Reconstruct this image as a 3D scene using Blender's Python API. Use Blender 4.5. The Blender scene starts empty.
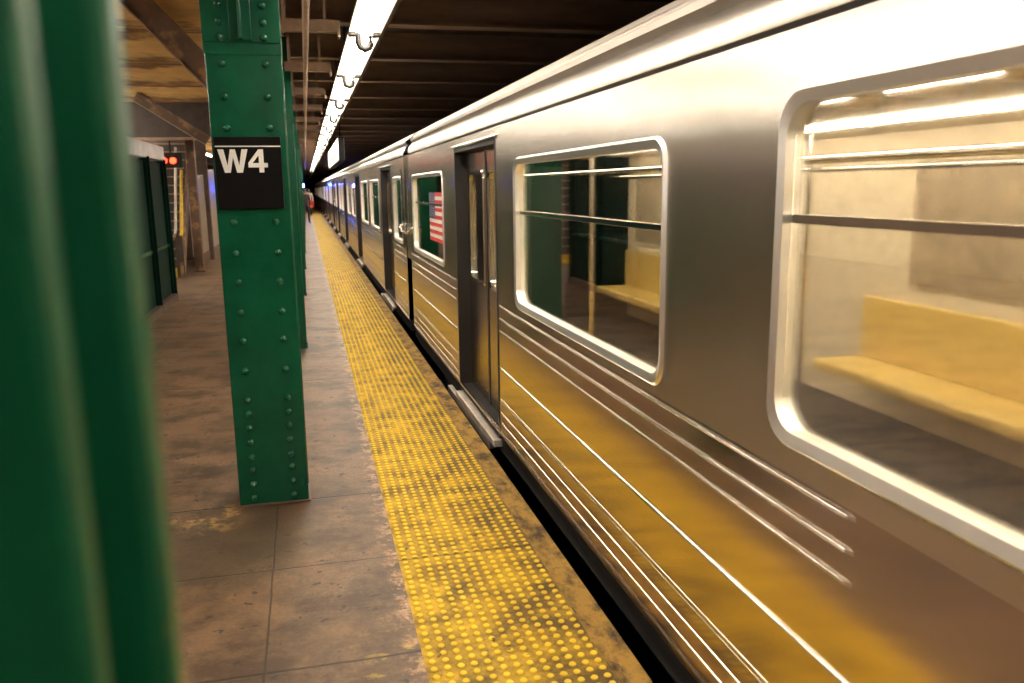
import bpy, bmesh, math, random
from mathutils import Vector, Matrix
random.seed(4)
S = bpy.context.scene
COL = S.collection

# ------------------------------------------------------------------ camera, world, exposure
FPX, VPX, VPY, RXO, CAMZ = 820.0, 305.0, 189.0, 60.0, 1.77
yv = Vector(((VPX-512)/FPX, -(VPY-341.5)/FPX, -1)).normalized()
dyv = ((VPX-512)*RXO + FPX*FPX)/-(VPY-341.5)
zv = -Vector((RXO/FPX, -dyv/FPX, -1)).normalized()
zv = (zv - yv*zv.dot(yv)).normalized()
xv = yv.cross(zv)
cam = bpy.data.cameras.new('camera'); co = bpy.data.objects.new('camera', cam); COL.objects.link(co)
co.matrix_world = Matrix.Translation((0, 0, CAMZ)) @ Matrix((xv, yv, zv)).to_4x4()
cam.sensor_width = 36; cam.lens = FPX/1024*36
cam.clip_start = .02; cam.clip_end = 400
cam.dof.use_dof = True; cam.dof.focus_distance = 4.75; cam.dof.aperture_fstop = 3.6
S.camera = co
w = bpy.data.worlds.new('world'); S.world = w; w.use_nodes = True
w.node_tree.nodes['Background'].inputs[0].default_value = (.5, .4, .3, 1)
w.node_tree.nodes['Background'].inputs[1].default_value = .05
S.view_settings.view_transform = 'Standard'; S.view_settings.look = 'None'
S.view_settings.gamma = 1; S.view_settings.use_curve_mapping = False
S.view_settings.exposure = 1.08
TUBE = 17.0      # platform tubes
LAMPC = (1, .93, .84, 1)

# ------------------------------------------------------------------ materials
def newmat(name):
    m = bpy.data.materials.new(name); m.use_nodes = True
    nt = m.node_tree; b = nt.nodes['Principled BSDF']; return m, nt, b
def N(nt, t, **k):
    n = nt.nodes.new(t)
    for a, v in k.items(): setattr(n, a, v)
    return n
def L(nt, a, b): nt.links.new(a, b)
def mathn(nt, op, a, b=None, c=None, clamp=False):
    n = N(nt, 'ShaderNodeMath', operation=op, use_clamp=clamp)
    for i, v in enumerate((a, b, c)):
        if v is None: continue
        if isinstance(v, (int, float)): n.inputs[i].default_value = v
        else: L(nt, v, n.inputs[i])
    return n.outputs[0]
def mixc(nt, fac, a, b, blend='MIX'):
    n = N(nt, 'ShaderNodeMix', data_type='RGBA', blend_type=blend)
    for i, v in ((0, fac), (6, a), (7, b)):
        if isinstance(v, (int, float)): n.inputs[i].default_value = v
        elif isinstance(v, tuple): n.inputs[i].default_value = (*v[:3], 1)
        else: L(nt, v, n.inputs[i])
    return n.outputs[2]
def noise(nt, scale, detail=5, rough=.6, stretch=None, coord='Object'):
    tc = N(nt, 'ShaderNodeTexCoord'); n = N(nt, 'ShaderNodeTexNoise')
    n.inputs['Scale'].default_value = scale; n.inputs['Detail'].default_value = detail
    n.inputs['Roughness'].default_value = rough
    src = tc.outputs[coord]
    if stretch:
        mp = N(nt, 'ShaderNodeMapping'); mp.inputs['Scale'].default_value = stretch
        L(nt, src, mp.inputs['Vector']); src = mp.outputs[0]
    L(nt, src, n.inputs['Vector']); return n.outputs[0]
def ramp(nt, v, p0, p1):
    n = N(nt, 'ShaderNodeMapRange', clamp=True); L(nt, v, n.inputs[0])
    n.inputs[1].default_value = p0; n.inputs[2].default_value = p1; return n.outputs[0]
def bump(nt, b, h, strength=.3, dist=.01):
    n = N(nt, 'ShaderNodeBump'); n.inputs['Strength'].default_value = strength; n.inputs['Distance'].default_value = dist
    L(nt, h, n.inputs['Height']); L(nt, n.outputs[0], b.inputs['Normal'])
def mat(name, c, rough=.6, metal=0, var=.25, scale=6, c2=None, lo=.5, hi=.7, bmp=.15, emit=0, spec=.5, stretch=None):
    m, nt, b = newmat(name)
    b.inputs['Roughness'].default_value = rough; b.inputs['Metallic'].default_value = metal
    b.inputs['Specular IOR Level'].default_value = spec
    n1 = noise(nt, scale, stretch=stretch)
    dk = tuple(x*(1-var) for x in c); lt = tuple(min(1, x*(1+var)) for x in c)
    o = mixc(nt, ramp(nt, n1, .3, .7), dk, lt)
    if c2: o = mixc(nt, ramp(nt, noise(nt, scale*.6+.37, stretch=stretch), lo, hi), o, c2)
    L(nt, o, b.inputs['Base Color'])
    if bmp: bump(nt, b, n1, bmp, .01)
    if emit:
        b.inputs['Emission Color'].default_value = (*c, 1); b.inputs['Emission Strength'].default_value = emit
    return m
def emis(name, c, s):
    m, nt, b = newmat(name); b.inputs['Base Color'].default_value = (*c[:3], 1)
    b.inputs['Emission Color'].default_value = (*c[:3], 1); b.inputs['Emission Strength'].default_value = s
    return m

def concrete_mat():
    m, nt, b = newmat('worn_concrete')
    tc = N(nt, 'ShaderNodeTexCoord'); sp = N(nt, 'ShaderNodeSeparateXYZ'); L(nt, tc.outputs['Object'], sp.inputs[0])
    X, Y = sp.outputs[0], sp.outputs[1]
    big = noise(nt, .9, 8, .68); mid = noise(nt, 5.5, 9, .74); fine = noise(nt, 60, 4, .7)
    streak = noise(nt, 1.7, 10, .74, (1, 1.35, 1))
    c = mixc(nt, ramp(nt, mid, .3, .72), (.055, .030, .014), (.26, .155, .08))
    c = mixc(nt, ramp(nt, big, .40, .62), c, mixc(nt, ramp(nt, fine, .3, .7), (.10, .058, .032), (.32, .205, .12)))
    dark = mathn(nt, 'MULTIPLY', ramp(nt, streak, .47, .60), .78)
    c = mixc(nt, dark, c, (.045, .024, .012))
    spots = mathn(nt, 'MULTIPLY', ramp(nt, noise(nt, 13, 2, .5), .66, .69), .85)
    c = mixc(nt, spots, c, (.028, .02, .018))
    # grime collected round the column foot, with a shape of its own
    def blob(x0, y0, rx, ry):
        dx = mathn(nt, 'DIVIDE', mathn(nt, 'SUBTRACT', X, x0), rx); dy = mathn(nt, 'DIVIDE', mathn(nt, 'SUBTRACT', Y, y0), ry)
        d = mathn(nt, 'ADD', mathn(nt, 'MULTIPLY', dx, dx), mathn(nt, 'MULTIPLY', dy, dy))
        d = mathn(nt, 'ADD', d, mathn(nt, 'MULTIPLY', mathn(nt, 'SUBTRACT', mid, .5), 2.4))
        return mathn(nt, 'SUBTRACT', 1, ramp(nt, d, .25, 1.1))
    c = mixc(nt, mathn(nt, 'MULTIPLY', blob(-.27, 4.65, .42, .5), .75), c, (.06, .035, .02))
    c = mixc(nt, mathn(nt, 'MULTIPLY', blob(-.45, 4.05, .5, .5), .7), c, (.07, .05, .03))
    for k in range(1, 6):
        c = mixc(nt, mathn(nt, 'MULTIPLY', blob(-.1, 4.64+4.8*k, .2, .28), .7), c, (.06, .03, .02))
    # worn yellow paint and rust beside the strip
    nearp = mathn(nt, 'MULTIPLY', ramp(nt, X, .02, .30), ramp(nt, noise(nt, 7, 5, .65, (.8, 1.6, 1)), .56, .62))
    nearp = mathn(nt, 'MULTIPLY', nearp, mathn(nt, 'SUBTRACT', 1, ramp(nt, Y, 2.9, 3.4)))
    c = mixc(nt, mathn(nt, 'MULTIPLY', nearp, .75), c, (.62, .42, .06))
    rust = mathn(nt, 'MULTIPLY', ramp(nt, X, .24, .31), ramp(nt, noise(nt, 11, 5, .7), .50, .57))
    c = mixc(nt, mathn(nt, 'MULTIPLY', rust, .8), c, mixc(nt, ramp(nt, fine, .4, .6), (.38, .16, .05), (.55, .42, .30)))
    yp = mathn(nt, 'MULTIPLY', blob(-.62, 4.5, .25, .22), ramp(nt, noise(nt, 9, 5, .7), .5, .6))
    c = mixc(nt, mathn(nt, 'MULTIPLY', yp, .6), c, (.55, .36, .10))
    # joints
    wob = mathn(nt, 'MULTIPLY', mathn(nt, 'SUBTRACT', noise(nt, 5, 3, .6), .5), .014)
    Yw = mathn(nt, 'ADD', Y, wob); Xw = mathn(nt, 'ADD', X, wob)
    def line(v, at, wd):
        return mathn(nt, 'SUBTRACT', 1, ramp(nt, mathn(nt, 'ABSOLUTE', mathn(nt, 'SUBTRACT', v, at)), wd*.35, wd))
    j = None
    for a, wd in ((1.2, .012), (2.91, .011), (3.78, .006), (4.66, .011), (7.75, .013), (10.6, .015), (13.5, .017), (17, .02), (21, .02)):
        l = line(Yw, a, wd); j = l if j is None else mathn(nt, 'MAXIMUM', j, l)
    for a in (-.25, -1.75, -3.6): j = mathn(nt, 'MAXIMUM', j, line(Xw, a, .006))
    crack = N(nt, 'ShaderNodeTexVoronoi', feature='DISTANCE_TO_EDGE'); crack.inputs['Scale'].default_value = .8
    wv = N(nt, 'ShaderNodeVectorMath', operation='ADD'); L(nt, tc.outputs['Object'], wv.inputs[0])
    nn = N(nt, 'ShaderNodeTexNoise'); nn.inputs['Scale'].default_value = 3; nn.inputs['Detail'].default_value = 6; L(nt, tc.outputs['Object'], nn.inputs['Vector']); L(nt, nn.outputs[1], wv.inputs[1])
    L(nt, wv.outputs[0], crack.inputs['Vector'])
    ck = mathn(nt, 'MULTIPLY', mathn(nt, 'SUBTRACT', 1, ramp(nt, crack.outputs[0], .002, .006)), ramp(nt, big, .45, .6))
    j = mathn(nt, 'MAXIMUM', j, mathn(nt, 'MULTIPLY', ck, .6))
    c = mixc(nt, mathn(nt, 'MULTIPLY', j, .85), c, (.022, .015, .01))
    L(nt, c, b.inputs['Base Color'])
    r = N(nt, 'ShaderNodeMapRange'); L(nt, mid, r.inputs[0]); r.inputs[3].default_value = .38; r.inputs[4].default_value = .62
    L(nt, r.outputs[0], b.inputs['Roughness'])
    h = mathn(nt, 'SUBTRACT', mathn(nt, 'ADD', mathn(nt, 'MULTIPLY', mid, .5), mathn(nt, 'MULTIPLY', fine, .25)), mathn(nt, 'MULTIPLY', j, .8))
    bump(nt, b, h, .55, .008)
    return m

def tactile_mat():
    m, nt, b = newmat('tactile_yellow')
    tc = N(nt, 'ShaderNodeTexCoord'); sp = N(nt, 'ShaderNodeSeparateXYZ'); L(nt, tc.outputs['Object'], sp.inputs[0])
    X, Y, Z = sp.outputs
    y1 = mixc(nt, ramp(nt, noise(nt, 8, 5, .6), .3, .7), (.80, .54, .03), (.95, .70, .06))
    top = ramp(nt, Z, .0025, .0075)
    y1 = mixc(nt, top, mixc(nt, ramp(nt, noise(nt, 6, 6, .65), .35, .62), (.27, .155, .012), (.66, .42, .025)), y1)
    side = ramp(nt, X, .62, .98)                                      # boots wear the edge side most
    n = mathn(nt, 'ADD', noise(nt, 4.2, 7, .7), mathn(nt, 'MULTIPLY', side, .11))
    dirt = mathn(nt, 'MULTIPLY', ramp(nt, n, .47, .64), mathn(nt, 'SUBTRACT', 1, mathn(nt, 'MULTIPLY', top, .8)))
    c = mixc(nt, mathn(nt, 'MULTIPLY', dirt, .85), y1, (.085, .05, .022))
    sp2 = ramp(nt, noise(nt, 17, 4, .65), .655, .70)
    c = mixc(nt, mathn(nt, 'MULTIPLY', sp2, .8), c, (.06, .045, .035))
    mod = mathn(nt, 'ABSOLUTE', mathn(nt, 'SUBTRACT', mathn(nt, 'FRACT', mathn(nt, 'DIVIDE', mathn(nt, 'SUBTRACT', Y, 3.72+2.015), 4.03)), .5))
    jl = mathn(nt, 'SUBTRACT', 1, ramp(nt, mod, .0006, .0015))
    c = mixc(nt, mathn(nt, 'MULTIPLY', jl, .7), c, (.08, .045, .015))
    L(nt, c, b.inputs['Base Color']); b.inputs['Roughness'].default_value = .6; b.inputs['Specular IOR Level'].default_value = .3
    bump(nt, b, noise(nt, 90, 3), .25, .003)
    return m

def curb_mat():
    m, nt, b = newmat('worn_yellow_curb')
    n1 = noise(nt, 6, 7, .7, (1.5, .8, 1)); n2 = noise(nt, 30, 5, .7)
    c = mixc(nt, ramp(nt, n1, .38, .56), (.05, .03, .013), (.36, .21, .035))
    c = mixc(nt, mathn(nt, 'MULTIPLY', ramp(nt, n2, .55, .65), .6), c, (.16, .10, .06))
    L(nt, c, b.inputs['Base Color']); b.inputs['Roughness'].default_value = .8; bump(nt, b, n1, .5, .01)
    return m

def paint_mat(name, c, rust=.66, rough=.32, spec=.5):
    m, nt, b = newmat(name); b.inputs['Specular IOR Level'].default_value = spec
    n1 = noise(nt, 3, 5, .6); n2 = noise(nt, 45, 4, .6); sc = noise(nt, 10, 8, .75, (1, 1, .25))
    o = mixc(nt, ramp(nt, n1, .3, .7), tuple(x*.75 for x in c), tuple(x*1.25 for x in c))
    pt = ramp(nt, noise(nt, 9, 7, .75), rust, rust+.03)
    o = mixc(nt, mathn(nt, 'MULTIPLY', pt, .85), o, mixc(nt, ramp(nt, n2, .4, .6), (.35, .10, .02), (.12, .04, .015)))
    scr = mathn(nt, 'MULTIPLY', ramp(nt, sc, .66, .7), .35)
    o = mixc(nt, scr, o, tuple(min(1, x*1.9+.03) for x in c))
    L(nt, o, b.inputs['Base Color']); b.inputs['Roughness'].default_value = rough
    bump(nt, b, mathn(nt, 'ADD', n1, mathn(nt, 'MULTIPLY', n2, .25)), .35, .006)
    return m

def steel_mat(name, c=(.62, .56, .50), rough=.24, aniso=.8, axis=(0, 1, 0), var=.06):
    m, nt, b = newmat(name)
    n1 = noise(nt, 1.2, 1, .4, (1, .4, 1.0))
    o = mixc(nt, n1, tuple(x*(1-var) for x in c), tuple(x*(1+var) for x in c))
    L(nt, o, b.inputs['Base Color']); b.inputs['Metallic'].default_value = 1; b.inputs['Roughness'].default_value = rough
    b.inputs['Anisotropic'].default_value = aniso
    v = N(nt, 'ShaderNodeCombineXYZ')
    for i in range(3): v.inputs[i].default_value = axis[i]
    vt = N(nt, 'ShaderNodeVectorTransform', vector_type='VECTOR', convert_from='OBJECT', convert_to='WORLD'); L(nt, v.outputs[0], vt.inputs[0])
    L(nt, vt.outputs[0], b.inputs['Tangent'])
    return m

def glass_mat(name, tint=(.9, .9, .84), refl=.16, rough=.03):
    m, nt, b = newmat(name); nt.nodes.remove(b)
    out = nt.nodes['Material Output']
    t = N(nt, 'ShaderNodeBsdfTransparent'); t.inputs[0].default_value = (*tint, 1)
    g = N(nt, 'ShaderNodeBsdfGlossy'); g.inputs['Roughness'].default_value = rough; g.inputs[0].default_value = (.95, .93, .9, 1)
    lw = N(nt, 'ShaderNodeLayerWeight'); lw.inputs[0].default_value = .35
    f = mathn(nt, 'ADD', mathn(nt, 'MULTIPLY', lw.outputs[0], .7), refl, clamp=True)
    mx = N(nt, 'ShaderNodeMixShader'); L(nt, f, mx.inputs[0]); L(nt, t.outputs[0], mx.inputs[1]); L(nt, g.outputs[0], mx.inputs[2])
    L(nt, mx.outputs[0], out.inputs[0]); return m

def tile_mat():
    m, nt, b = newmat('white_wall_tile')
    tc = N(nt, 'ShaderNodeTexCoord'); mp = N(nt, 'ShaderNodeMapping'); mp.inputs['Rotation'].default_value = (math.pi/2, 0, math.pi/2)
    L(nt, tc.outputs['Object'], mp.inputs[0])
    br = N(nt, 'ShaderNodeTexBrick'); br.inputs['Scale'].default_value = 3.2; L(nt, mp.outputs[0], br.inputs['Vector'])
    br.inputs['Color1'].default_value = (.88, .82, .72, 1); br.inputs['Color2'].default_value = (.84, .77, .66, 1); br.inputs['Mortar'].default_value = (.35, .28, .2, 1)
    br.inputs['Mortar Size'].default_value = .012
    L(nt, br.outputs[0], b.inputs['Base Color']); b.inputs['Roughness'].default_value = .3
    return m

M = dict(
    concrete=concrete_mat(), tactile=tactile_mat(), curb=curb_mat(),
    green=paint_mat('green_enamel', (.003, .072, .034), .70, .22, .42),
    greenfg=paint_mat('green_enamel_chipped_shaded', (.003, .062, .028), .64, .36, .2),  # chipped copy of the green, base darkened for the shade on the near column
    greendark=paint_mat('dark_green_enamel', (.003, .022, .014), .7, .65, .08),
    ceilc=mat('sooty_ceiling', (.12, .08, .062), .85, c2=(.19, .125, .09), scale=3),
    beam=mat('brown_beam_paint', (.34, .23, .16), .5, c2=(.50, .34, .22), scale=4, stretch=(.3, 2, 2)),
    joist=mat('tan_steel_paint', (.42, .29, .20), .5, scale=8),
    gold=mat('lamplit_beam_paint', (.74, .46, .16), .5, c2=(.28, .15, .06), scale=3, stretch=(.5, 3, 3), lo=.5, hi=.6),  # golden lamplight on the left beams is put into this colour
    brace=mat('brown_brace_paint', (.15, .085, .05), .45, c2=(.35, .2, .09), scale=5, lo=.52, hi=.62),
    dark=mat('black_grime', (.012, .010, .009), .9, bmp=0), rail=mat('rusty_rail', (.10, .06, .04), .5, .6),
    wall=mat('stained_wall', (.22, .16, .11), .6, c2=(.09, .06, .04), scale=2), tile=tile_mat(),
    base=mat('brown_base_tile', (.10, .05, .03), .4),
    steel=steel_mat('brushed_steel', (.76, .70, .63), .27, .93), steell=steel_mat('lower_tinted_steel', (.60, .50, .41), .15, .7), steelp=steel_mat('polished_steel', (.88, .85, .80), .12, .3), frame=steel_mat('satin_frame_steel', (.86, .83, .79), .36, .0),  # lower steel tinted warm to deepen the mirrored yellow strip
    steeld=steel_mat('door_steel', (.58, .52, .46), .22, .6), roof=steel_mat('roof_steel', (.45, .40, .35), .38, .2),
    lett=steel_mat('letterboard_steel', (.72, .68, .62), .26, .5),
    sign=mat('black_sign_enamel', (.003, .0022, .0022), .5, bmp=0, c2=(.006, .003, .003), spec=.12),
    white=mat('white_vinyl', (.78, .76, .72), .5, bmp=0, var=.03),
    glass=glass_mat('window_glass'), glassd=glass_mat('door_glass', (.85, .85, .8), .2),
    farglass=mat('dim_far_window', (.32, .25, .17), .2, bmp=0),
    rubber=mat('black_rubber', (.02, .016, .014), .55, bmp=0), jamb=mat('dark_door_jamb', (.012, .009, .008), .6, bmp=0),
    lining=mat('cream_lining', (.62, .52, .38), .45, bmp=0, var=.05), cfloor=mat('speckled_lino', (.26, .19, .13), .5, scale=60),
    seat=mat('mustard_seat_plastic', (.60, .42, .12), .35, bmp=0, var=.08), seat2=mat('tan_seat_plastic', (.55, .38, .22), .35, bmp=0, var=.08),
    enamel=mat('white_enamel_reflector', (.82, .74, .60), .4, bmp=0, var=.04), tube=emis('fluorescent_tube', LAMPC, TUBE), tube2=emis('bare_tube', (1, .90, .76), TUBE*2.0),
    clampm=mat('black_lamp_holder', (.015, .012, .008), .4, bmp=0), ctube=emis('car_light', (1, .92, .80), 38),
    yellow=mat('yellow_paint', (.75, .48, .03), .4, bmp=0), pale=mat('pale_steel_rail', (.62, .55, .48), .3, .4, bmp=0),
    tread=mat('dark_stair_steel', (.06, .04, .03), .5), nose=mat('worn_nosing', (.30, .22, .16), .4, .3),
    red=emis('red_signal', (1, .03, .01), 6), blue=emis('blue_lamp', (.05, .10, 1), 160), signlit=emis('lit_sign_face', (1, .93, .82), .6),
    redp=mat('red_print', (.55, .04, .02), .5, bmp=0), redf=mat('flag_red', (.62, .03, .03), .5, bmp=0, var=.05), whitef=mat('flag_white', (.82, .78, .72), .5, bmp=0, var=.03), navy=mat('flag_navy', (.02, .03, .12), .5, bmp=0),
    skin=mat('skin', (.45, .25, .16), .5, bmp=0), black=mat('dark_cloth', (.02, .02, .025), .8, bmp=0), hair=mat('dark_hair', (.015, .01, .008), .6, bmp=0),
    cream=mat('pale_cloth', (.6, .55, .48), .8, bmp=0), redc=mat('red_bag_cloth', (.55, .04, .02), .7, bmp=0), panel=mat('grey_wind_panel', (.42, .40, .42), .3, .3, bmp=0),
)

# ------------------------------------------------------------------ helpers
def bm_(): return bmesh.new()
def box(b, x0, x1, y0, y1, z0, z1, bev=0):
    vs = [b.verts.new(p) for p in ((x0, y0, z0), (x1, y0, z0), (x1, y1, z0), (x0, y1, z0), (x0, y0, z1), (x1, y0, z1), (x1, y1, z1), (x0, y1, z1))]
    fs = [b.faces.new([vs[i] for i in q]) for q in ((0, 3, 2, 1), (4, 5, 6, 7), (0, 1, 5, 4), (1, 2, 6, 5), (2, 3, 7, 6), (3, 0, 4, 7))]
    if bev:
        es = list({e for f in fs for e in f.edges})
        bmesh.ops.bevel(b, geom=es, offset=bev, segments=2, affect='EDGES', profile=.5)
    return b
def tube(b, pts, r, seg=8, cap=True):
    pts = [Vector(p) for p in pts]; rings = []
    for i, p in enumerate(pts):
        t = (pts[min(i+1, len(pts)-1)]-pts[max(i-1, 0)]).normalized()
        a = t.cross(Vector((0, 0, 1)))
        if a.length < .1: a = t.cross(Vector((1, 0, 0)))
        a.normalize(); c = t.cross(a); rr = r[i] if isinstance(r, (list, tuple)) else r
        rings.append([b.verts.new(p+rr*(math.cos(k*2*math.pi/seg)*a+math.sin(k*2*math.pi/seg)*c)) for k in range(seg)])
    for A, B in zip(rings, rings[1:]):
        for k in range(seg): b.faces.new((A[k], A[(k+1) % seg], B[(k+1) % seg], B[k]))
    if cap: b.faces.new(rings[0][::-1]); b.faces.new(rings[-1])
    return b
def prism(b, prof, y0, y1, axis='y', closed=True, caps=True):
    f = {'y': lambda p, t: (p[0], t, p[1]), 'x': lambda p, t: (t, p[0], p[1])}[axis]
    A = [b.verts.new(f(p, y0)) for p in prof]; B = [b.verts.new(f(p, y1)) for p in prof]
    n = len(prof)
    for i in range(n if closed else n-1):
        j = (i+1) % n; b.faces.new((A[i], A[j], B[j], B[i]))
    if closed and caps: b.faces.new(A[::-1]); b.faces.new(B)
    return b
def bar(b, p, q, w, h):                                               # rectangular bar from p to q
    p, q = Vector(p), Vector(q); t = (q-p).normalized(); s = t.cross(Vector((0, 0, 1)))
    if s.length < .05: s = Vector((1, 0, 0))
    s.normalize(); u = s.cross(t)
    v = [b.verts.new(o+s*i*w/2+u*j*h/2) for o in (p, q) for i, j in ((-1, -1), (1, -1), (1, 1), (-1, 1))]
    for q4 in ((0, 3, 2, 1), (4, 5, 6, 7), (0, 1, 5, 4), (1, 2, 6, 5), (2, 3, 7, 6), (3, 0, 4, 7)): b.faces.new([v[i] for i in q4])
    return b
def obj(name, b, m, parent=None, smooth=False, mats=None, angle=None):
    bmesh.ops.recalc_face_normals(b, faces=b.faces)
    me = bpy.data.meshes.new(name); b.to_mesh(me); b.free()
    for mm in (mats or [m]): me.materials.append(mm)
    if smooth:
        for p in me.polygons: p.use_smooth = True
        if angle: me.set_sharp_from_angle(angle=math.radians(angle))
    o = bpy.data.objects.new(name, me); COL.objects.link(o)
    if parent: o.parent = parent
    return o
def each(name, b, m, parent=None, smooth=False, angle=None):
    """one object per loose piece of the bmesh"""
    b.verts.ensure_lookup_table(); b.verts.index_update(); seen = set(); out = []
    for v in b.verts:
        if v.index in seen: continue
        st = [v]; isl = []; seen.add(v.index)
        while st:
            c = st.pop(); isl.append(c)
            for e in c.link_edges:
                o = e.other_vert(c)
                if o.index not in seen: seen.add(o.index); st.append(o)
        n = bm_(); mp = {c: n.verts.new(c.co) for c in isl}
        for f in {f for c in isl for f in c.link_faces}: n.faces.new([mp[c] for c in f.verts])
        out.append(obj(name, n, m, parent, smooth, angle=angle))
    b.free(); return out
def tag(o, label, cat, group=None, kind=None):
    o['label'] = label; o['category'] = cat
    if group: o['group'] = group
    if kind: o['kind'] = kind
    return o
def thing(name, label, cat, loc=(0, 0, 0), group=None):
    o = bpy.data.objects.new(name, None); COL.objects.link(o); o.location = loc; o.empty_display_size = .1
    return tag(o, label, cat, group)
def struct(o): o['kind'] = 'structure'; return o
def dup(o, parent=None):
    c = o.copy(); COL.objects.link(c); c.parent = parent
    for ch in list(o.children): dup(ch, c)
    return c
ORD = ['first', 'second', 'third', 'fourth', 'fifth', 'sixth', 'seventh', 'eighth', 'ninth', 'tenth', 'eleventh', 'twelfth', 'thirteenth', 'fourteenth',
       'fifteenth', 'sixteenth', 'seventeenth', 'eighteenth', 'nineteenth', 'twentieth', 'twenty-first', 'twenty-second', 'twenty-third', 'twenty-fourth', 'twenty-fifth', 'twenty-sixth', 'twenty-seventh', 'twenty-eighth', 'twenty-ninth', 'thirtieth']

# ------------------------------------------------------------------ the setting
YB, YE = -18, 128
b = bm_(); box(b, -9.5, 1.0, YB, YE, -.35, 0); struct(obj('floor', b, M['concrete']))
b = bm_(); box(b, 1.0, 1.12, YB, YE, -.30, -.004)                      # the yellow worn platform edge
box(b, .999, 1.005, YB, YE, -.02, .001); struct(obj('trim_1', b, M['curb']))
b = bm_(); box(b, .9, 5.2, YB, YE, -1.35, -1.2); struct(obj('track_floor', b, M['dark']))
b = bm_(); box(b, .95, 1.0, YB, YE, -1.2, -.35); struct(obj('wall_platform_edge', b, M['dark']))
b = bm_(); box(b, 5.2, 5.4, YB, YE, -1.35, 3.9); struct(obj('wall_right', b, M['ceilc']))
b = bm_(); box(b, -9.7, -9.5, YB, YE, -.35, 3.9); struct(obj('wall_left', b, M['wall']))
b = bm_(); box(b, -9.7, 5.4, YE, YE+.2, -1.35, 3.9); struct(obj('wall_far', b, M['dark']))
b = bm_(); box(b, -9.7, 5.4, YB-.2, YB, -1.35, 3.9); struct(obj('wall_back', b, M['wall']))
b = bm_(); box(b, -9.7, 5.4, YB-.2, YE+.2, 3.75, 3.95); struct(obj('ceiling', b, M['ceilc']))

# tactile strip with real truncated domes
b = bm_(); box(b, .335, .998, YB, YE, -.01, .0015)
nx = 13; sx = .66/nx; y = 1.6; row = 0
while y < 60:
    sg = 10 if y < 6 else (6 if y < 14 else 4)
    for i in range(nx):
        if y > 30 and row % 2: break
        x = .338+sx*(i+.5)
        r1, r2 = (.0175, .0115)
        A = [b.verts.new((x+r1*math.cos(k*2*math.pi/sg+.785), y+r1*math.sin(k*2*math.pi/sg+.785), .001)) for k in range(sg)]
        B = [b.verts.new((x+r2*math.cos(k*2*math.pi/sg+.785), y+r2*math.sin(k*2*math.pi/sg+.785), .0095)) for k in range(sg)]
        for k in range(sg): b.faces.new((A[k], A[(k+1) % sg], B[(k+1) % sg], B[k]))
        b.faces.new(B)
    y += sx; row += 1
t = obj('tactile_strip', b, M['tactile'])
tag(t, 'yellow tactile warning strip of raised domes along the platform edge', 'tactile paving')

# ------------------------------------------------------------------ columns
def rivet_mesh():
    b = bm_(); r = .0215; seg = 12; rings = []
    for a in (0, 25, 50, 72):
        a = math.radians(a); rings.append([b.verts.new((r*math.cos(a)*math.cos(k*2*math.pi/seg), -.019*math.sin(a)/math.sin(math.radians(72)), r*math.cos(a)*math.sin(k*2*math.pi/seg))) for k in range(seg)])
    for A, B in zip(rings, rings[1:]):
        for k in range(seg): b.faces.new((A[k], B[k], B[(k+1) % seg], A[(k+1) % seg]))
    b.faces.new(rings[-1]); return b
RIV_Z = [2.698, 2.615, 2.54, 2.41, 2.245, 2.089, 1.6, 1.434, 1.277, 1.112, .956, .786, .62, .539, .458, .376, .287, .213, .129, .045]
def column(y0, label, m, full, dep=.30):
    t = thing('steel_column', label, 'column', (-.27, y0, 0), 'riveted steel columns down the platform')
    W = .19
    b = bm_(); box(b, -W, W, 0, .022, 0, 3.35, .006); obj('cover_plate', b, m, t)
    b = bm_(); box(b, -W, W, dep-.037, dep, 0, 3.35, .009); obj('back_flange', b, m, t)
    b = bm_(); box(b, -.015, .015, .022, dep-.037, 0, 3.35); obj('web', b, m, t)
    for s in (-1, 1):
        b = bm_(); x = s*W; box(b, min(s*.015, s*.10), max(s*.015, s*.10), .022, .036, 0, 3.35, .003); obj('angle_leg', b, m, t)
        if dep > .2: b = bm_(); box(b, min(s*.15, s*.17), max(s*.15, s*.17), .022, dep-.037, 0, 3.35); obj('side_plate', b, m, t)
    b = bm_(); box(b, -W-.004, W+.004, -.006, 0, 2.455, 2.515, .002); box(b, -W-.004, W+.004, -.012, 0, 2.515, 3.35, .002)
    obj('splice_plate', b, m, t)
    b = bm_(); box(b, -.012, .004, -.075, -.012, 2.525, 3.35, .003); box(b, -.06, .05, -.022, -.012, 2.525, 3.35, .002); obj('stiffener_rib', b, m, t)
    b = bm_(); box(b, -W-.01, W+.01, -.012, dep+.012, 0, .012, .003); obj('base_plate', b, M['base'] if full else m, t)
    if full:
        r0 = None
        for z in RIV_Z:
            for x in (-.108, .108):
                yy = -.012 if z > 2.53 else (-.006 if z > 2.46 else 0)
                if r0 is None: r0 = obj('rivet', rivet_mesh(), m, t, True, angle=50); r = r0
                else: r = r0.copy(); COL.objects.link(r)
                r.parent = t; r.location = (x+.0, yy, z)
    # bracing up to the ceiling beam (knee brace, both sides hidden from the strip side)
    return t
column(.285, 'chipped green column filling the left of the picture, out of focus', M['greenfg'], False, .165)
c1 = column(4.64, 'green riveted column carrying the black W4 sign', M['green'], True)
proto = column(9.4, 'green column standing just behind the one with the W4 sign', M['green'], False)
for k in range(2, 11):
    c = dup(proto); c.location.y = 9.4+4.8*(k-1)
    c['label'] = 'green column, %s in the row behind the column with the W4 sign' % ORD[k-1]

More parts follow.
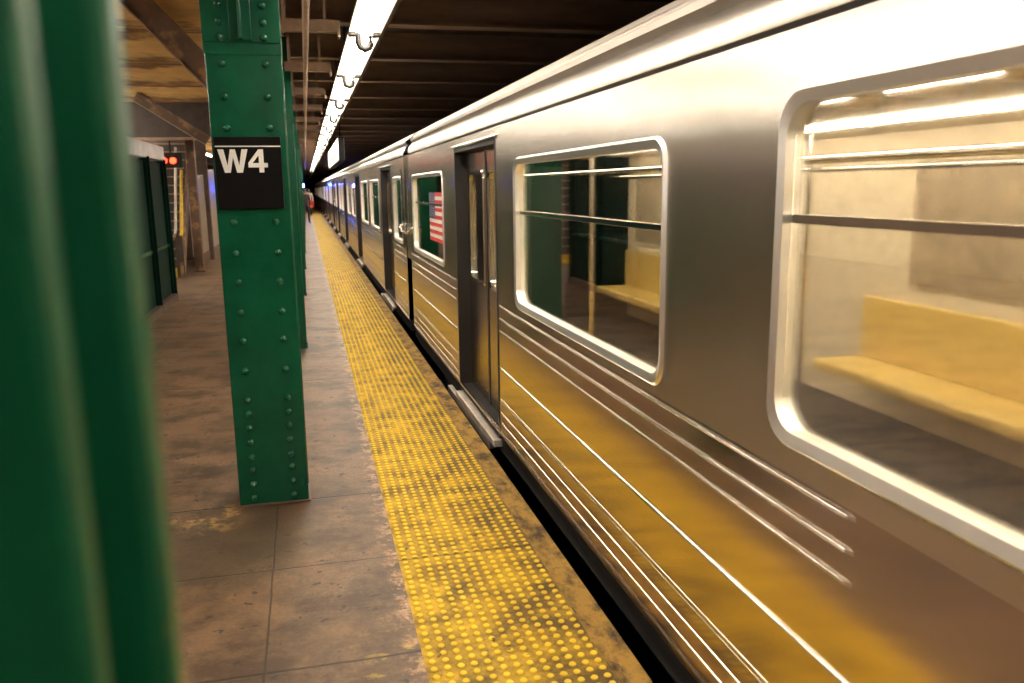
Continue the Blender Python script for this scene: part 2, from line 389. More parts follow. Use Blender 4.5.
# knee braces from the columns to the ceiling beams on the stair side
def brace(y, p, q, label, w=.17, h=.05):
    t = thing('knee_brace', label, 'brace', (0, y, 0), 'diagonal knee braces under the ceiling beams')
    p, q = Vector(p), Vector(q); n = Vector((0, 1, 0))
    d = (q-p).normalized(); u = d.cross(n)
    b = bm_(); bar(b, p+n*.0, q, .012, w); obj('web_plate', b, M['brace'], t)
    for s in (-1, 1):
        b = bm_(); bar(b, p+u*s*w/2, q+u*s*w/2, .09, .014); obj('flange', b, M['joist' if s > 0 else 'brace'], t)  # lower flange takes the lighter tan, painting its lit edge
brace(8.64, (-.47, 0, 2.47), (-1.60, 0, 3.70), 'wide brown diagonal brace at top left beside the W4 column', .22)
brace(15.62, (-1.60, 0, 2.62), (-2.72, 0, 3.36), 'thin diagonal brace over the stair opening, below the wide one', .16)

# ------------------------------------------------------------------ the W4 sign
SY = 4.64
t = thing('station_sign', 'black W4 sign fixed to the riveted green column', 'sign', (-.279, SY-.021, 1.856))
b = bm_(); box(b, -.168, .168, -.010, .020, -.187, .187, .004); obj('sign_plate', b, M['sign'], t)
b = bm_(); box(b, -.163, .165, -.0115, -.0098, .1345, .1405); obj('white_stripe', b, M['white'], t)
def letter(polys, x0, wd, z0, h):
    b = bm_()
    for P in polys:
        A = [b.verts.new((x0+p[0]*wd, -.0112, z0+p[1]*h)) for p in P]; Bk = [b.verts.new((x0+p[0]*wd, -.0095, z0+p[1]*h)) for p in P]
        b.faces.new(A); n = len(P)
        for i in range(n): b.faces.new((A[i], A[(i+1) % n], Bk[(i+1) % n], Bk[i]))
    return b
obj('letter_w', letter([[(0, 1), (.2, 1), (.305, .31), (.415, 1), (.585, 1), (.695, .31), (.80, 1), (1, 1), (.80, 0), (.605, 0), (.5, .66), (.395, 0), (.20, 0)]], -.152, .150, .003, .119), M['white'], t)
obj('digit_four', letter([[(0, .22), (0, .42), (.55, 1), (.55, .74), (.22, .41), (.55, .41), (.55, .22)], [(.55, 0), (.55, 1), (.80, 1), (.80, 0)], [(.8, .22), (.8, .41), (1, .41), (1, .22)]], -.002, .098, .003, .119), M['white'], t)

# ------------------------------------------------------------------ ceiling steel, conduit, lights
def beam_mesh(x0, x1, z0=3.40, h=.34, fl=.19):
    b = bm_(); prism(b, [(-fl/2, z0), (fl/2, z0), (fl/2, z0+.022), (.012, z0+.03), (.012, z0+h), (-.012, z0+h), (-.012, z0+.03), (-fl/2, z0+.022)], x0, x1, 'x'); return b
bp = None; k = 0
for i in range(-9, 44):
    y = 6.6+2.3*i
    if bp is None: bp = obj('ceiling_beam', beam_mesh(-.14, 5.2), M['beam']); o = bp
    else: o = bp.copy(); COL.objects.link(o)
    o.location.y = y
    if i >= 1: lab = 'steel beam across the ceiling, %s counted away from the W4 column' % (ORD[i-1] if i <= 30 else 'far one at the platform end')
    else: lab = 'steel ceiling beam overhead near the camera'
    tag(o, lab, 'beam', 'steel beams across the ceiling')
bp = None
for i in range(-4, 22):
    y = 6.6+2.3*i
    if 17.9 < y < 22: continue
    if bp is None: b = bm_(); box(b, -9.5, -.41, -.15, .15, 3.30, 3.75, .012); bp = obj('encased_beam', b, M['gold']); o = bp
    else: o = bp.copy(); COL.objects.link(o)
    o.location.y = y; tag(o, 'lamplit-tan encased ceiling beam left of the columns, %s counted from the camera' % ORD[i+4], 'beam', 'encased beams over the stair side')
# lighter hanger brackets between the columns and the lamps
jp = None
for i in range(-2, 22):
    y = 7.05+2.3*i
    if jp is None:
        jp = thing('hanger_bracket', '', 'bracket', (0, y, 0), 'tan hanger brackets beside the lamps')
        b = bm_(); prism(b, [(-.03, 3.0), (.06, 3.0), (.06, 3.012), (-.018, 3.012), (-.018, 3.09), (-.03, 3.09)], -.135, .345, 'x'); box(b, -.1, -.07, -.02, .0, 3.09, 3.75); box(b, .22, .24, -.02, 0, 3.09, 3.75); obj('angle_arm', b, M['joist'], jp)
        b = bm_(); box(b, .325, .345, -.035, .065, 2.955, 3.02, .004); obj('end_hook', b, M['joist'], jp); o = jp
    else: o = dup(jp)
    o.location.y = y; o['label'] = 'tan bracket ending beside the lamp row, %s one from the camera' % ORD[i+2]
b = bm_(); tube(b, [(.075, YB, 2.965), (.075, YE, 2.965)], .024, 10)
tag(obj('conduit_pipe', b, M['joist'], None, True, angle=60), 'tan conduit pipe running straight away under the hanger brackets', 'pipe')
b = bm_(); box(b, .66, .87, YB, YE, 3.30, 3.399); tag(obj('dark_strip', b, M['ceilc']), 'added dark strip along the ceiling between lamps and train', 'duct')  # box added to draw the soft dark band beside the lamps
b = bm_(); box(b, -.40, -.14, YB, YE, 3.35, 3.75, .01); tag(obj('ceiling_girder', b, M['brace']), 'long brown girder resting on the row of green columns', 'girder')

def fixture():
    t = thing('fluorescent_lamp', '', 'lamp', (0, 0, 0))
    Lh = 1.26
    b = bm_()
    prof = [(-.125, 3.0), (-.085, 3.075), (.085, 3.075), (.125, 3.0), (.135, 3.0), (.092, 3.09), (.05, 3.15), (-.05, 3.15), (-.092, 3.09), (-.135, 3.0)]
    prism(b, prof, -Lh, Lh); obj('reflector', b, M['enamel'], t)
    for x in (-.04, .045):
        b = bm_(); tube(b, [(x, -Lh+.03, 3.035), (x, Lh-.03, 3.035)], .019, 8); obj('tube', b, M['tube'], t, True, angle=50)
    b = bm_(); tube(b, [(-.128, -Lh, 2.995), (-.06, -Lh, 2.995), (-.045, -Lh, 2.985)], .022, 8)
    tube(b, [(-.05, -Lh, 3.0), (-.05, -Lh, 2.93), (-.035, -Lh, 2.895), (0, -Lh, 2.88), (.035, -Lh, 2.895), (.05, -Lh, 2.93), (.05, -Lh, 2.985)], .026, 8)
    tube(b, [(.065, -Lh, 2.99), (.128, -Lh, 2.995)], .022, 8)
    each('lamp_clamp', b, M['clampm'], t, True, angle=60)
    b = bm_()
    for yy in (-.8, .8): box(b, -.006, .006, yy-.01, yy+.01, 3.15, 3.75)
    each('hanger_rod', b, M['dark'], t)
    return t
fx0 = fixture()
rows = ((.54, 0, 'main', 31), (-3.75, -12, 'stair', 16), (-6.6, -12, 'wall', 14))
def batten():
    t = thing('fluorescent_lamp', '', 'lamp', (0, 0, 0)); Lh = 1.2
    b = bm_(); prism(b, [(-.05, 3.16), (-.035, 3.10), (.035, 3.10), (.05, 3.16)], -Lh, Lh); obj('batten', b, M['enamel'], t)
    b = bm_(); tube(b, [(0, -Lh+.03, 3.06), (0, Lh-.03, 3.06)], .019, 8); obj('tube', b, M['tube2'], t, True, angle=50)
    b = bm_()
    for e in (-1, 1): box(b, -.025, .025, e*Lh-.02, e*Lh+.02, 3.02, 3.12, .004)
    each('lamp_clamp', b, M['clampm'], t)
    b = bm_(); box(b, -.006, .006, -.01, .01, 3.16, 3.18); each('hanger_rod', b, M['dark'], t)
    return t
bt0 = batten()
first = True; firstb = True
for rx, ry, nm, n in rows:
    for k in range(n):
        step = 2.56 if nm == 'main' else 3.2
        if nm == 'main':
            if k < 5: continue
            y = 7.09+1.26+2.56*(k-9)
        else:
            y = ry+step*k+.2
            if y < -4: continue
        if nm == 'main': o = fx0 if first else dup(fx0); first = False
        else: o = bt0 if firstb else dup(bt0); firstb = False
        o.location = (rx, y, 0 if nm == 'main' else .12)
        if nm == 'main': o['label'] = 'fluorescent trough lamp above the yellow strip, %s counted from the camera end' % ORD[max(0, k-8)] if k >= 8 else 'fluorescent trough lamp overhead behind the camera'; o['group'] = 'lamp row above the platform edge'
        else: o['label'] = 'fluorescent lamp over the %s side of the platform, %s along' % (nm, ORD[k]); o['group'] = 'lamps over the %s side' % nm

# hanging lit sign
t = thing('hanging_sign', 'lit white sign box hanging over the platform edge far off', 'sign', (.9, 24.8, 0))
b = bm_(); box(b, -.07, .07, -4.3, 4.3, 2.42, 2.99, .01); obj('sign_case', b, M['dark'], t)
for s in (-1, 1):
    b = bm_(); box(b, s*.071-.002, s*.071+.002, -4.25, 4.25, 2.45, 2.96); f = obj('sign_face', b, M['signlit'], t)
    b = bm_()
    for k in range(9):
        yy = -3.6+k*.8; box(b, s*.075-.002, s*.075+.002, yy-.24, yy+.26, 2.52, 2.68+.06*(k % 3))
    obj('red_marks', b, M['redp'], f)
b = bm_()
for yy in (-3.8, 3.8): box(b, -.015, .015, yy-.02, yy+.02, 2.99, 3.75)
each('hanger_rod', b, M['dark'], t)

# ------------------------------------------------------------------ the left of the platform: barrier, stair, tiled wall
t = thing('wind_barrier', 'dark green framed barrier with a grey upper panel near the stairs', 'barrier', (-2.22, 0, 0))
for yy in (8.2, 9.75, 11.3, 12.85, 14.3):
    b = bm_(); box(b, -.05, .05, yy-.05, yy+.05, 0, 2.26, .006); box(b, -.02, .09, yy-.02, yy+.02, 0, 2.26); obj('post', b, M['greendark'], t)
b = bm_(); box(b, -.03, .05, 8.2, 14.3, .88, .94, .006); obj('middle_rail', b, M['green'], t)
b = bm_(); box(b, -.07, .09, 8.1, 14.4, 0, .12, .01); obj('curb_base', b, M['base'], t)
b = bm_(); box(b, -.012, .012, 8.2, 14.3, .12, 2.2); obj('infill_sheet', b, M['greendark'], t)
b = bm_(); box(b, -.04, .06, 8.1, 14.4, 2.24, 2.46, .006); obj('grey_panel', b, M['panel'], t)

t = thing('staircase', 'dark steel staircase rising away beyond the green barrier', 'stairs', (-3.52, 18.2, 0))
for k in range(15):
    b = bm_(); box(b, -.95, .88, .19*k, .19*k+.21, .19*k+.15, .19*k+.19); box(b, -.95, .88, .19*k+.01, .19*k+.02, .19*k, .19*k+.15)
    tr = obj('tread', b, M['tread'], t)
    b = bm_(); box(b, -.95, .88, .19*k-.015, .19*k+.02, .19*k+.165, .19*k+.195, .003); obj('nosing', b, M['yellow'] if k == 0 else M['nose'], tr)
b = bm_(); box(b, -.95, .88, -.01, .01, 0, .17); obj('yellow_riser', b, M['yellow'], t)
for s in (-1, .95):
    b = bm_(); v = [(-.05, 0), (.15, 0), (2.9, 2.75), (2.9, 3.15), (.1, .36), (-.05, .3)]
    prism(b, v, s*1.0-.03, s*1.0+.03, 'x'); obj('stringer', b, M['brace'], t)
b = bm_(); box(b, .85, 1.0, -.03, .05, 0, .98, .008); obj('newel_post', b, M['tread'], t)
for x in (.80,):
    b = bm_(); tube(b, [(x+.06, -.12, .84), (x+.10, -.2, .92), (x+.10, -.12, 1.0), (x+.0, 1.6, 2.70)], .028, 10); obj('pale_handrail', b, M['pale'], t, True, angle=60)
    b = bm_(); tube(b, [(x+.19, -.1, .86), (x+.2, -.05, .92), (x+.12, 1.3, 2.2)], .035, 10); obj('yellow_handrail', b, M['yellow'], t, True, angle=60)
b = bm_(); box(b, -5.2, -1.45, 18.4, 18.52, 2.80, 2.86, .004); box(b, -5.2, -1.45, 18.44, 18.52, 2.86, 3.74)
tag(obj('stair_header', b, M['tread']), 'brown header beam with a lit lower edge across the stair opening', 'beam')
b = bm_(); tube(b, [(-5, 18.37, 2.80), (-1.5, 18.37, 2.82)], .03, 8); tag(obj('header_pipe', b, M['joist'], None, True, angle=60), 'tan pipe running across above the stair opening', 'pipe')
t = thing('signal_box', 'small black box with two red lamps above the stairs', 'signal', (-2.62, 18.15, 2.37))
b = bm_(); box(b, -.22, .22, 0, .12, -.14, .16, .01); obj('housing', b, M['dark'], t)
b = bm_(); box(b, -.015, .015, .13, .16, .10, .40); box(b, -.015, .015, .12, .23, .08, .12); obj('hanger', b, M['dark'], t)
for x in (-.11, .06):
    b = bm_(); tube(b, [(x, -.02, 0), (x, .01, 0)], .062, 16); obj('red_lamp', b, M['red'], t)
# wall beside the stair
b = bm_()
v = [(20.4, .25), (25.2, .25), (25.2, 2.35), (23.0, 2.2), (20.4, 1.95)]
prism(b, v, -2.62, -2.5, 'x'); o = obj('tiled_wall', b, M['tile']); tag(o, 'white tiled low wall right of the staircase', 'wall')
b = bm_(); box(b, -2.64, -2.48, 20.4, 25.3, 0, .25, .01); b2 = obj('brown_plinth', b, M['base'], o)
t = thing('stair_post', 'brown steel post between the stairs and the tiled wall', 'post', (-2.36, 19.3, 0))
b = bm_(); box(b, -.09, .09, -.12, .12, 0, 3.74, .01); obj('shaft', b, M['brace'], t)
b = bm_(); box(b, -.10, .12, -.15, .15, 0, .03); obj('foot_plate', b, M['base'], t)
t = thing('poster_board', 'framed red and white poster beyond the tiled wall', 'poster', (-2.5, 27.6, 1.45))
b = bm_(); box(b, -.05, .0, -.8, .8, -.7, .8, .01); obj('frame', b, M['dark'], t)
b = bm_(); box(b, 0, .012, -.72, .72, -.62, .72); obj('print', b, M['white'], t)
b = bm_(); box(b, .012, .016, -.72, .72, -.1, .25); obj('red_band', b, M['redp'], t)
b = bm_(); box(b, -.06, .0, -.06, .06, -1.45, -.7); obj('stand_leg', b, M['dark'], t)
b = bm_(); box(b, -5.6, -2.4, 22.6, 22.8, 0, 3.4); struct(obj('wall_stair', b, M['ceilc']))

# ------------------------------------------------------------------ subway cars
XT, ZS = 1.217, 2.15
def rrect(y0, y1, z0, z1, r, n=6):
    out = []
    for cy, cz, a0 in ((y1-r, z1-r, 0), (y0+r, z1-r, 90), (y0+r, z0+r, 180), (y1-r, z0+r, 270)):
        for k in range(n+1):
            a = math.radians(a0+90*k/n); out.append((cy+r*math.cos(a), cz+r*math.sin(a)))
    return out
def quad(b, y0, y1, z0, z1, x):
    return b.faces.new([b.verts.new(p) for p in ((x, y0, z0), (x, y0, z1), (x, y1, z1), (x, y1, z0))])
def hole_cell(b, y0, y1, z0, z1, hole, r, x, n=6):
    """rectangle y0..y1 x z0..z1 in the plane x with a rounded hole"""
    P = rrect(*hole, r, n); V = [b.verts.new((x, p[0], p[1])) for p in P]
    C = [b.verts.new((x, *c)) for c in ((y1, z1), (y0, z1), (y0, z0), (y1, z0))]
    m = n+1
    for q in range(4):
        for k in range(n): b.faces.new((C[q], V[q*m+k], V[q*m+k+1]))
        b.faces.new((C[q], V[q*m+n], V[((q+1) % 4)*m], C[(q+1) % 4]))
def ring(b, o, ro, i, ri, xo, xi, xback, n=6):
    """moulded frame: outer rounded loop, raised front, inner loop"""
    A = rrect(*o, ro, n); m = .014
    o2 = (o[0]+m, o[1]-m, o[2]+m, o[3]-m); B = rrect(*o2, max(ro-m, .01), n); Cc = rrect(*i, ri, n)
    loops = [[b.verts.new((x, p[0], p[1])) for p in Lp] for Lp, x in ((A, xback), (B, xo), (Cc, xi), (Cc, xi+.05))]
    k = len(A)
    for P, Q in zip(loops, loops[1:]):
        for j in range(k): b.faces.new((P[j], P[(j+1) % k], Q[(j+1) % k], Q[j]))
def make_car(label, y0, y1, doors, wins, flag=None, rail_cut=None):
    t = thing('subway_car', label, 'train car', (XT, y0, 0), 'cars of the stainless steel train')
    D = lambda y: y-y0
    LEN = y1-y0
    # ---- side sheet
    b = bm_(); cuts = []
    for a, c in doors: cuts.append((D(a), D(c), 'd', None))
    for a, c, z0, z1, r in wins: cuts.append((D(a), D(c), 'w', (z0, z1, r)))
    cuts.sort(); y = 0
    for a, c, kd, dat in cuts:
        if a > y+.001: quad(b, y, a, 1.0, ZS, 0)
        if kd == 'd': quad(b, a, c, 2.06, ZS, 0)
        else: hole_cell(b, a, c, 1.0, ZS, (a+.02, c-.02, dat[0]+.02, dat[1]-.02), dat[2]-.015, 0)
        y = c
    quad(b, y, LEN, 1.0, ZS, 0)
    obj('side_sheet', b, M['steel'], t)
    dd = [0]
    for a, c in sorted(doors): dd += [D(a), D(c)]
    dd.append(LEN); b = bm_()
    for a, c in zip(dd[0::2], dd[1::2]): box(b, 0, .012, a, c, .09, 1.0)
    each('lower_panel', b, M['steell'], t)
    # ---- letterboard and roof
    b = bm_()
    prism(b, [(.012, ZS), (.012, 2.165), (-.001, 2.168), (.002, 2.195), (.010, 2.222), (.024, 2.25), (.042, 2.275), (.062, 2.296)], 0, LEN, closed=False)
    obj('letterboard', b, M['lett'], t, True, angle=60)
    b = bm_(); box(b, .010, .03, 0, LEN, ZS-.004, 2.169); obj('seam_strip', b, M['rubber'], t)
    prof = [(.062, 2.296), (.036, 2.318), (.036, 2.345), (.055, 2.352)]
    for k in range(6):
        x = .07+k*.05; z = 2.362+.043*k-.0035*k*k
        prof += [(x, z), (x+.006, z+.013), (x+.022, z+.02), (x+.028, z+.010)]
    prof += [(.5, 2.53), (.9, 2.57), (1.45, 2.58), (2.0, 2.57), (2.5, 2.50), (2.85, 2.33), (2.9, 2.15), (2.9, .09), (2.85, .09), (2.85, 2.1), (2.4, 2.2), (.5, 2.2), (.1, 2.2)]
    b = bm_(); prism(b, prof, 0, LEN, caps=False)
    obj('roof', b, M['roof'], t)
    # ---- skirt and underframe
    b = bm_(); box(b, .02, 2.88, .02, LEN-.02, -.06, .09); box(b, .35, 2.5, .1, LEN-.1, -.75, -.06)
    obj('underframe', b, M['dark'], t)
    b = bm_()
    for e in (2.6, LEN-2.6-2.1):
        for yy in (e, e+2.1):
            tube(b, [(.55, yy, -.8), (.68, yy, -.8)], .40, 20); tube(b, [(2.2, yy, -.8), (2.33, yy, -.8)], .40, 20); tube(b, [(.6, yy, -.8), (2.3, yy, -.8)], .08, 8)
    obj('wheelset', b, M['rail'], t)
    # ---- ends
    b = bm_()
    for e in (0, LEN):
        s = .03 if e == 0 else -.03
        box(b, .0, .95, min(e, e+s), max(e, e+s), .09, 2.2); box(b, 1.95, 2.88, min(e, e+s), max(e, e+s), .09, 2.2); box(b, .95, 1.95, min(e, e+s), max(e, e+s), 2.0, 2.2)
    each('end_wall', b, M['steeld'], t)
    b = bm_(); box(b, .95, 1.95, .01, .025, .09, 2.0); box(b, .95, 1.95, LEN-.025, LEN-.01, .09, 2.0); each('end_door', b, M['jamb'], t)
    b = bm_(); box(b, .6, 2.3, LEN, LEN+.2, 0, 2.1); box(b, .6, 2.3, -.2, 0, 0, 2.1); each('gangway_buffer', b, M['rubber'], t)
    b = bm_(); box(b, .004, .59, LEN+.008, LEN+.215, .9, 2.16); box(b, .004, .59, -.215, -.008, .9, 2.16); each('gap_shroud', b, M['steeld'], t)
    for e, s in ((0, 1), (LEN, -1)):
        b = bm_(); tube(b, [(0, e+s*.30, 1.30), (-.05, e+s*.30, 1.29), (-.055, e+s*.02, 1.22), (-.01, e-s*.02, 1.21)], .013, 8); obj('grab_handle', b, M['steelp'], t, True, angle=60)
        b = bm_(); tube(b, [(-.03, e+s*.06, 1.35), (-.03, e+s*.06, 2.0)], .012, 8); obj('grab_handle', b, M['steelp'], t, True, angle=60)
    # ---- rub rails between the doors
    ends = [0]
    for a, c in sorted(doors): ends += [D(a), D(c)]
    ends.append(LEN)
    for z, h, pr in ((.983, .007, .010), (.897, .007, .010), (.815, .007, .010), (.560, .008, .011), (.345, .0035, .004), (.325, .003, .003), (.247, .004, .004), (.176, .004, .005)):
        b = bm_()
        for a, c in zip(ends[0::2], ends[1::2]):
            a2 = a+.06; c2 = c-.06
            if rail_cut and z > .8 and a2 < D(rail_cut) < c2: a2 = D(rail_cut)
            if c2-a2 < .2: continue
            prism(b, [(.002, z-h), (-pr*.7, z-h*.75), (-pr, z-h*.2), (-pr, z+h*.2), (-pr*.7, z+h*.75), (.002, z+h)], a2, c2)
            for v in [v for v in b.verts if abs(v.co.y-a2) < 1e-5 and v.co.x < -.0005]: v.co.y += .03
        each('rub_rail', b, M['steelp'], t, True, angle=40)
    b = bm_(); box(b, -.006, .01, 0, LEN, .085, .108); obj('sill_angle', b, M['steeld'], t)
    # ---- windows
    panes = []
    for a, c, z0, z1, r in wins:
        b = bm_(); a, c = D(a), D(c)
        ring(b, (a+.01, c-.01, z0+.01, z1-.01), r, (a+.048, c-.048, z0+.055, z1-.055), r-.02, -.012, -.004, .002)
        f = obj('window_frame', b, M['frame'], t, True, angle=50)
        b = bm_(); box(b, .020, .026, a+.05, c-.05, z0+.05, z1-.05); pn = obj('window_pane', b, M['glass'], f); panes.append((f, a, c, z0, z1))
        b = bm_(); zt = z1-.055-.30*(z1-z0)
        box(b, .010, .022, a+.05, c-.05, zt-.012, zt+.012, .002) if c-a > 1.3 else None
        if len(b.verts): obj('streak_bar', b, M['steelp'], f)  # added bar stands in for the bright light streak across the glass
        else: b.free()
    if flag:
        fr = panes[-1] if flag == 'last' else panes[0]
        f, a, c, z0, z1 = fr
        ya, yb, za, zb = D(7.62), D(8.52), 1.24, 1.72
        hh = (zb-za)/13
        b = bm_()
        for k in range(0, 13, 2): box(b, .017, .0185, ya, yb, zb-hh*(k+1), zb-hh*k)
        fo = obj('flag_decal', b, M['redf'], f)
        b = bm_()
        for k in range(1, 13, 2): box(b, .017, .0185, ya, yb, zb-hh*(k+1), zb-hh*k)
        obj('white_stripes', b, M['whitef'], f)
        b = bm_(); box(b, .0155, .0165, yb-.38, yb, zb-hh*7, zb); obj('navy_canton', b, M['navy'], f)
        b = bm_()
        for i in range(9):
            for j in range(11):
                if (i+j) % 2 == 0:
                    cy, cz = yb-.38*(j+1)/12, zb-hh*7*(i+1)/10; vs = []
                    for q in range(10):
                        rr = .012 if q % 2 == 0 else .005; an = math.pi/2+q*math.pi/5; vs.append(b.verts.new((.0150, cy+rr*math.cos(an), cz+rr*math.sin(an))))
                    b.faces.new(vs)
        obj('stars', b, M['whitef'], f)
    # ---- doors
    RD = .10
    for a, c in doors:
        a, c = D(a), D(c); mid = (a+c)/2
        b = bm_()
        box(b, -.004, RD+.04, a-.012, a+.012, .05, 2.075); box(b, -.004, RD+.04, c-.012, c+.012, .05, 2.075); box(b, -.004, RD+.04, a, c, 2.045, 2.075)
        fr = obj('door_frame', b, M['jamb'], t)
        b = bm_(); box(b, -.045, RD+.05, a+.01, c-.01, -.02, .03, .004); box(b, -.045, -.002, a+.15, c+.42, -.075, -.0205, .004)
        th = obj('threshold_plate', b, M['pale'], t)
        b = bm_(); box(b, -.012, .004, a-.05, c+.05, 2.075, 2.10, .004); obj('drip_strip', b, M['steelp'], t)
        for p, q in ((a+.012, mid-.006), (mid+.006, c-.012)):
            b = bm_(); hole_cell(b, p, q, .035, 2.045, (p+.09, q-.09, 1.02, 1.88), .06, RD)
            d = obj('door_leaf', b, M['steeld'], t)
            b = bm_(); ring(b, (p+.07, q-.07, 1.0, 1.90), .07, (p+.10, q-.10, 1.035, 1.865), .05, RD-.012, RD-.004, RD+.001); obj('door_window_frame', b, M['steelp'], d, True, angle=50)
            b = bm_(); box(b, RD+.012, RD+.016, p+.08, q-.08, 1.01, 1.89); obj('door_pane', b, M['glassd'], d)
        b = bm_(); box(b, RD-.006, RD+.01, mid-.02, mid+.02, .04, 2.04); obj('door_seal', b, M['rubber'], t)
    # ---- interior
    b = bm_()
    box(b, .05, 2.85, .05, LEN-.05, .02, .05); obj('car_floor', b, M['cfloor'], t)
    b = bm_(); quad(b, .05, LEN-.05, .05, 2.12, 2.8)
    prism(b, [(.06, 2.10), (.35, 2.16), (2.5, 2.16), (2.8, 2.10)], .05, LEN-.05, closed=False)
    quad(b, .05, LEN-.05, .05, 1.0, .14) if False else None
    for a, c in zip(ends[0::2], ends[1::2]): quad(b, a+.03, c-.03, .05, .98, .06)
    obj('interior_lining', b, M['lining'], t)
    b = bm_()
    for x in (.55, 2.3): box(b, x-.07, x+.07, .5, LEN-.5, 2.125, 2.15)
    each('ceiling_light', b, M['ctube'], t)
    b = bm_(); bk = bm_()
    for a, c in zip(ends[0::2], ends[1::2]):
        if c-a < 1.2: continue
        for x0, x1, xb in ((.10, .55, .10), (2.32, 2.77, 2.77)):
            box(b, x0, x1, a+.15, c-.15, .42, .50, .02)
            s = .05 if xb < 1 else -.05
            box(b, min(xb, xb+s), max(xb, xb+s), a+.15, c-.15, .50, .95, .015)
    each('bench_seat', b, M['seat'], t); bk.free()
    b = bm_()
    for a, c in doors:
        a, c = D(a), D(c)
        for yy in (a-.12, c+.12): tube(b, [(.62, yy, .05), (.62, yy, 2.15)], .016, 8); tube(b, [(2.25, yy, .05), (2.25, yy, 2.15)], .016, 8)
    each('grab_pole', b, M['steelp'], t, True, angle=60)
    b = bm_(); tube(b, [(.6, .6, 1.85), (.6, LEN-.6, 1.85)], .016, 8); tube(b, [(2.25, .6, 1.85), (2.25, LEN-.6, 1.85)], .016, 8); each('overhead_bar', b, M['steelp'], t, True, angle=60)
    # far side windows
    b = bm_()
    for a, c, z0, z1, r in wins: box(b, 2.78, 2.795, D(a)+.05, D(c)-.05, z0+.05, z1-.05)
    each('far_window_pane', b, M['farglass'], t)
    return t
WA = [(.16, 1.99, 1.06, 2.02, .11), (2.66, 4.86, 1.02, 1.95, .10), (7.5, 9.85, 1.02, 1.90, .10),
      (-4.7, -2.5, 1.02, 1.95, .10), (-6.8-1.0+.2, -5.2, 1.02, 1.95, .10)]
WA = [(.16, 1.99, 1.06, 2.02, .11), (2.66, 4.86, 1.02, 1.95, .10), (7.5, 9.75, 1.02, 1.93, .10), (-4.3, -2.2, 1.02, 1.95, .10), (-6.3, -4.75, 1.02, 1.95, .10)]
WA.sort()
make_car('nearest stainless car of the train, with the flag decal', -16, 10.05, [(-1.6, -.1), (5.35, 6.86), (-8.5, -7), (-14.9, -13.4)], WA, flag='last', rail_cut=1.57)
dB = [(12.25+6.85*k, 13.8+6.85*k) for k in range(4)]
dB = [(12.25, 13.85), (19.4, 20.95), (25.9, 27.5), (32.0, 33.5)]
wB = [(10.85, 11.95, 1.02, 1.93, .09)]
for a, c in ((13.85, 19.4), (20.95, 25.9), (27.5, 32.0)):
    m_ = (a+c)/2; wB += [(a+.45, m_-.3, 1.02, 1.93, .10), (m_+.3, c-.45, 1.02, 1.93, .10)]
wB += [(33.95, 35.2, 1.02, 1.93, .10)]
cB = make_car('second stainless car of the train, beyond the first car gap', 10.5, 35.6, dB, wB)
for k, lb in ((1, 'third stainless car of the train, far down the platform'), (2, 'fourth stainless car of the train, small in the distance'), (3, 'last stainless car of the train at the vanishing end')):
    c = dup(cB); c.location.y = 10.5+25.55*k; c['label'] = lb
b = bm_()
for x in (XT+.72, XT+2.16): box(b, x-.035, x+.035, YB, YE, -1.2, -1.05)
struct(obj('trim_2', b, M['rail']))

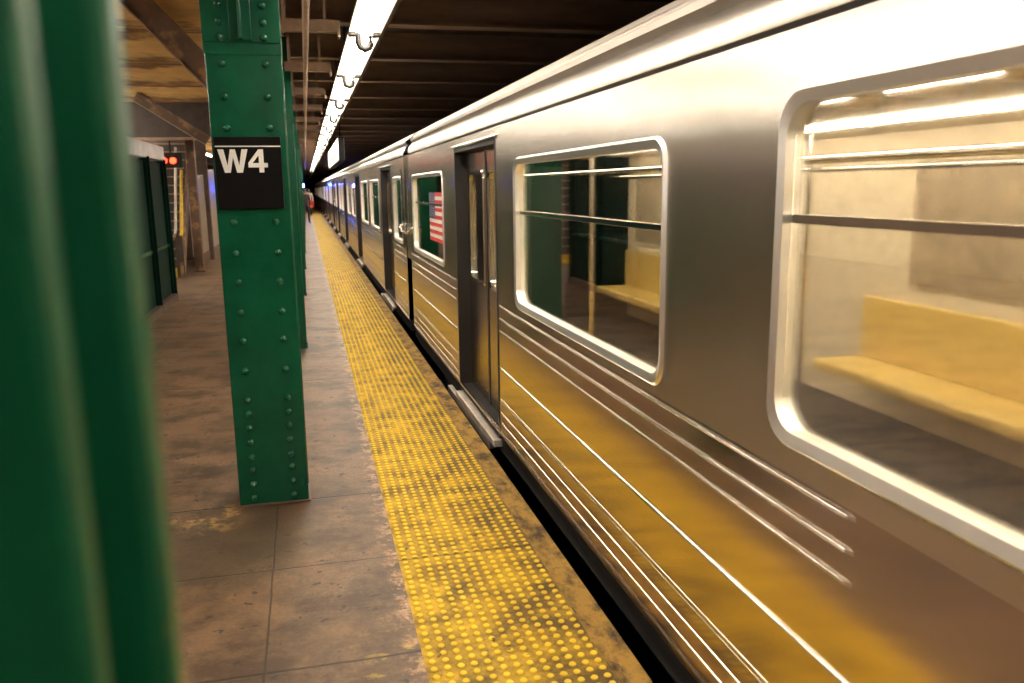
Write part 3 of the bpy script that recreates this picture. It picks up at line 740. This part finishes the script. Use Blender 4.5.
# ------------------------------------------------------------------ people and blue lamp far down the platform
def person(loc, rz, label, top, legs, hairm, stride=.18, bag=None):
    t = thing('person', label, 'person', loc); t.rotation_euler.z = rz
    J = {'pel': (0, 0, .93), 'wai': (0, 0, 1.12), 'che': (0, .0, 1.34), 'nek': (0, .0, 1.50), 'hd': (0, -.01, 1.60), 'hdt': (0, -.01, 1.70),
         'hl': (.10, 0, .90), 'kl': (.11, -stride*.6, .50), 'al': (.11, -stride, .08), 'tl': (.12, -stride-.16, .03),
         'hr': (-.10, 0, .90), 'kr': (-.11, stride*.25, .50), 'ar': (-.11, stride, .10), 'tr': (-.12, stride-.15, .03),
         'sl': (.19, 0, 1.43), 'el': (.25, .05, 1.15), 'wl': (.25, -.08, .92), 'fl': (.25, -.10, .83),
         'sr': (-.19, 0, 1.43), 'er': (-.25, .02, 1.15), 'wr': (-.26, -.06, .92), 'fr': (-.26, -.08, .83)}
    R = {'pel': .15, 'wai': .135, 'che': .16, 'nek': .06, 'hd': .095, 'hdt': .075, 'hl': .10, 'kl': .065, 'al': .05, 'tl': .04, 'hr': .10, 'kr': .065, 'ar': .05, 'tr': .04,
         'sl': .075, 'el': .05, 'wl': .035, 'fl': .035, 'sr': .075, 'er': .05, 'wr': .035, 'fr': .035}
    E = [('pel', 'wai'), ('wai', 'che'), ('che', 'nek'), ('nek', 'hd'), ('hd', 'hdt'), ('pel', 'hl'), ('hl', 'kl'), ('kl', 'al'), ('al', 'tl'), ('pel', 'hr'), ('hr', 'kr'), ('kr', 'ar'), ('ar', 'tr'),
         ('che', 'sl'), ('sl', 'el'), ('el', 'wl'), ('wl', 'fl'), ('che', 'sr'), ('sr', 'er'), ('er', 'wr'), ('wr', 'fr')]
    for s, wst in ((1, 'l'), (-1, 'r')):
        f = Vector(J['f'+wst])
        for q, (dx, dy, dz) in enumerate(((-.02, -.03, -.09), (-.006, -.012, -.10), (.008, .006, -.10), (.02, .024, -.08), (-.03, -.045, -.03))):
            k = 'g%s%d' % (wst, q); J[k] = tuple(f+Vector((dx*s, dy, dz))); R[k] = .011; E.append(('f'+wst, k))
    names = list(J); me = bpy.data.meshes.new('body'); me.from_pydata([J[n] for n in names], [(names.index(a), names.index(c)) for a, c in E], [])
    o = bpy.data.objects.new('body', me); COL.objects.link(o); o.parent = t
    sk = o.modifiers.new('skin', 'SKIN'); o.modifiers.new('sub', 'SUBSURF').levels = 2
    for i, n in enumerate(names):
        sv = me.skin_vertices[0].data[i]; sv.radius = (R[n], R[n]*(.72 if n in ('che', 'wai', 'pel') else 1)); sv.use_root = (n == 'pel')
    dg = bpy.context.evaluated_depsgraph_get(); dg.update()
    m2 = bpy.data.meshes.new_from_object(o.evaluated_get(dg)); o.modifiers.clear(); o.data = m2
    for mm in (top, legs, M['skin'], M['rubber']):
        m2.materials.append(mm)
    for p in m2.polygons:
        c = p.center; p.use_smooth = True
        arm = abs(c.x) > .17 and c.z < 1.3
        p.material_index = 2 if (c.z > 1.5 or (arm and c.z < .92)) else (3 if c.z < .09 else (0 if (c.z > .88 or arm) else 1))
    # face and hair
    b = bm_(); bmesh.ops.create_uvsphere(b, u_segments=16, v_segments=10, radius=1)
    for v in b.verts: v.co = Vector((v.co.x*.098, v.co.y*.105+.018, v.co.z*.085+1.685))
    obj('hair', b, hairm, t, True)
    b = bm_(); bmesh.ops.create_cone(b, segments=8, radius1=.014, radius2=.004, depth=.04, cap_ends=True, matrix=Matrix.Translation((0, -.108, 1.62)) @ Matrix.Rotation(math.radians(20), 4, 'X')); obj('nose', b, M['skin'], t, True)
    for s in (-1, 1):
        b = bm_(); bmesh.ops.create_uvsphere(b, u_segments=8, v_segments=6, radius=.011, matrix=Matrix.Translation((s*.034, -.095, 1.645))); obj('eye', b, M['hair'], t, True)
    return t
person((-.02, 45, 0), .25, 'person in dark clothes walking beside the far columns', M['black'], M['black'], M['hair'])
p2 = person((.22, 58, 0), 0, 'person in a pale top holding a red bag far down the platform', M['cream'], M['black'], M['hair'], .12)
t = thing('red_bag', 'red bag held by the distant person in the pale top', 'bag', (.22, 57.75, .55))
b = bm_(); box(b, -.26, .30, -.06, .06, 0, .42, .04); obj('bag_body', b, M['redc'], t)
b = bm_(); tube(b, [(-.12, 0, .40), (-.11, 0, .52), (0, 0, .56), (.12, 0, .52), (.14, 0, .40)], .014, 8); obj('handle', b, M['redc'], t, True)
t = thing('blue_lamp', 'glowing blue lamp fixed high beside the far columns', 'lamp', (-.16, 47.2, 1.95))
b = bm_(); bmesh.ops.create_uvsphere(b, u_segments=16, v_segments=10, radius=.13); obj('globe', b, M['blue'], t, True)
b = bm_(); tube(b, [(0, 0, .12), (0, 0, 1.4)], .02, 8); obj('bracket', b, M['dark'], t)
b = bm_(); tube(b, [(0, 0, .1), (0, 0, .17)], .07, 12); obj('cap', b, M['dark'], t)
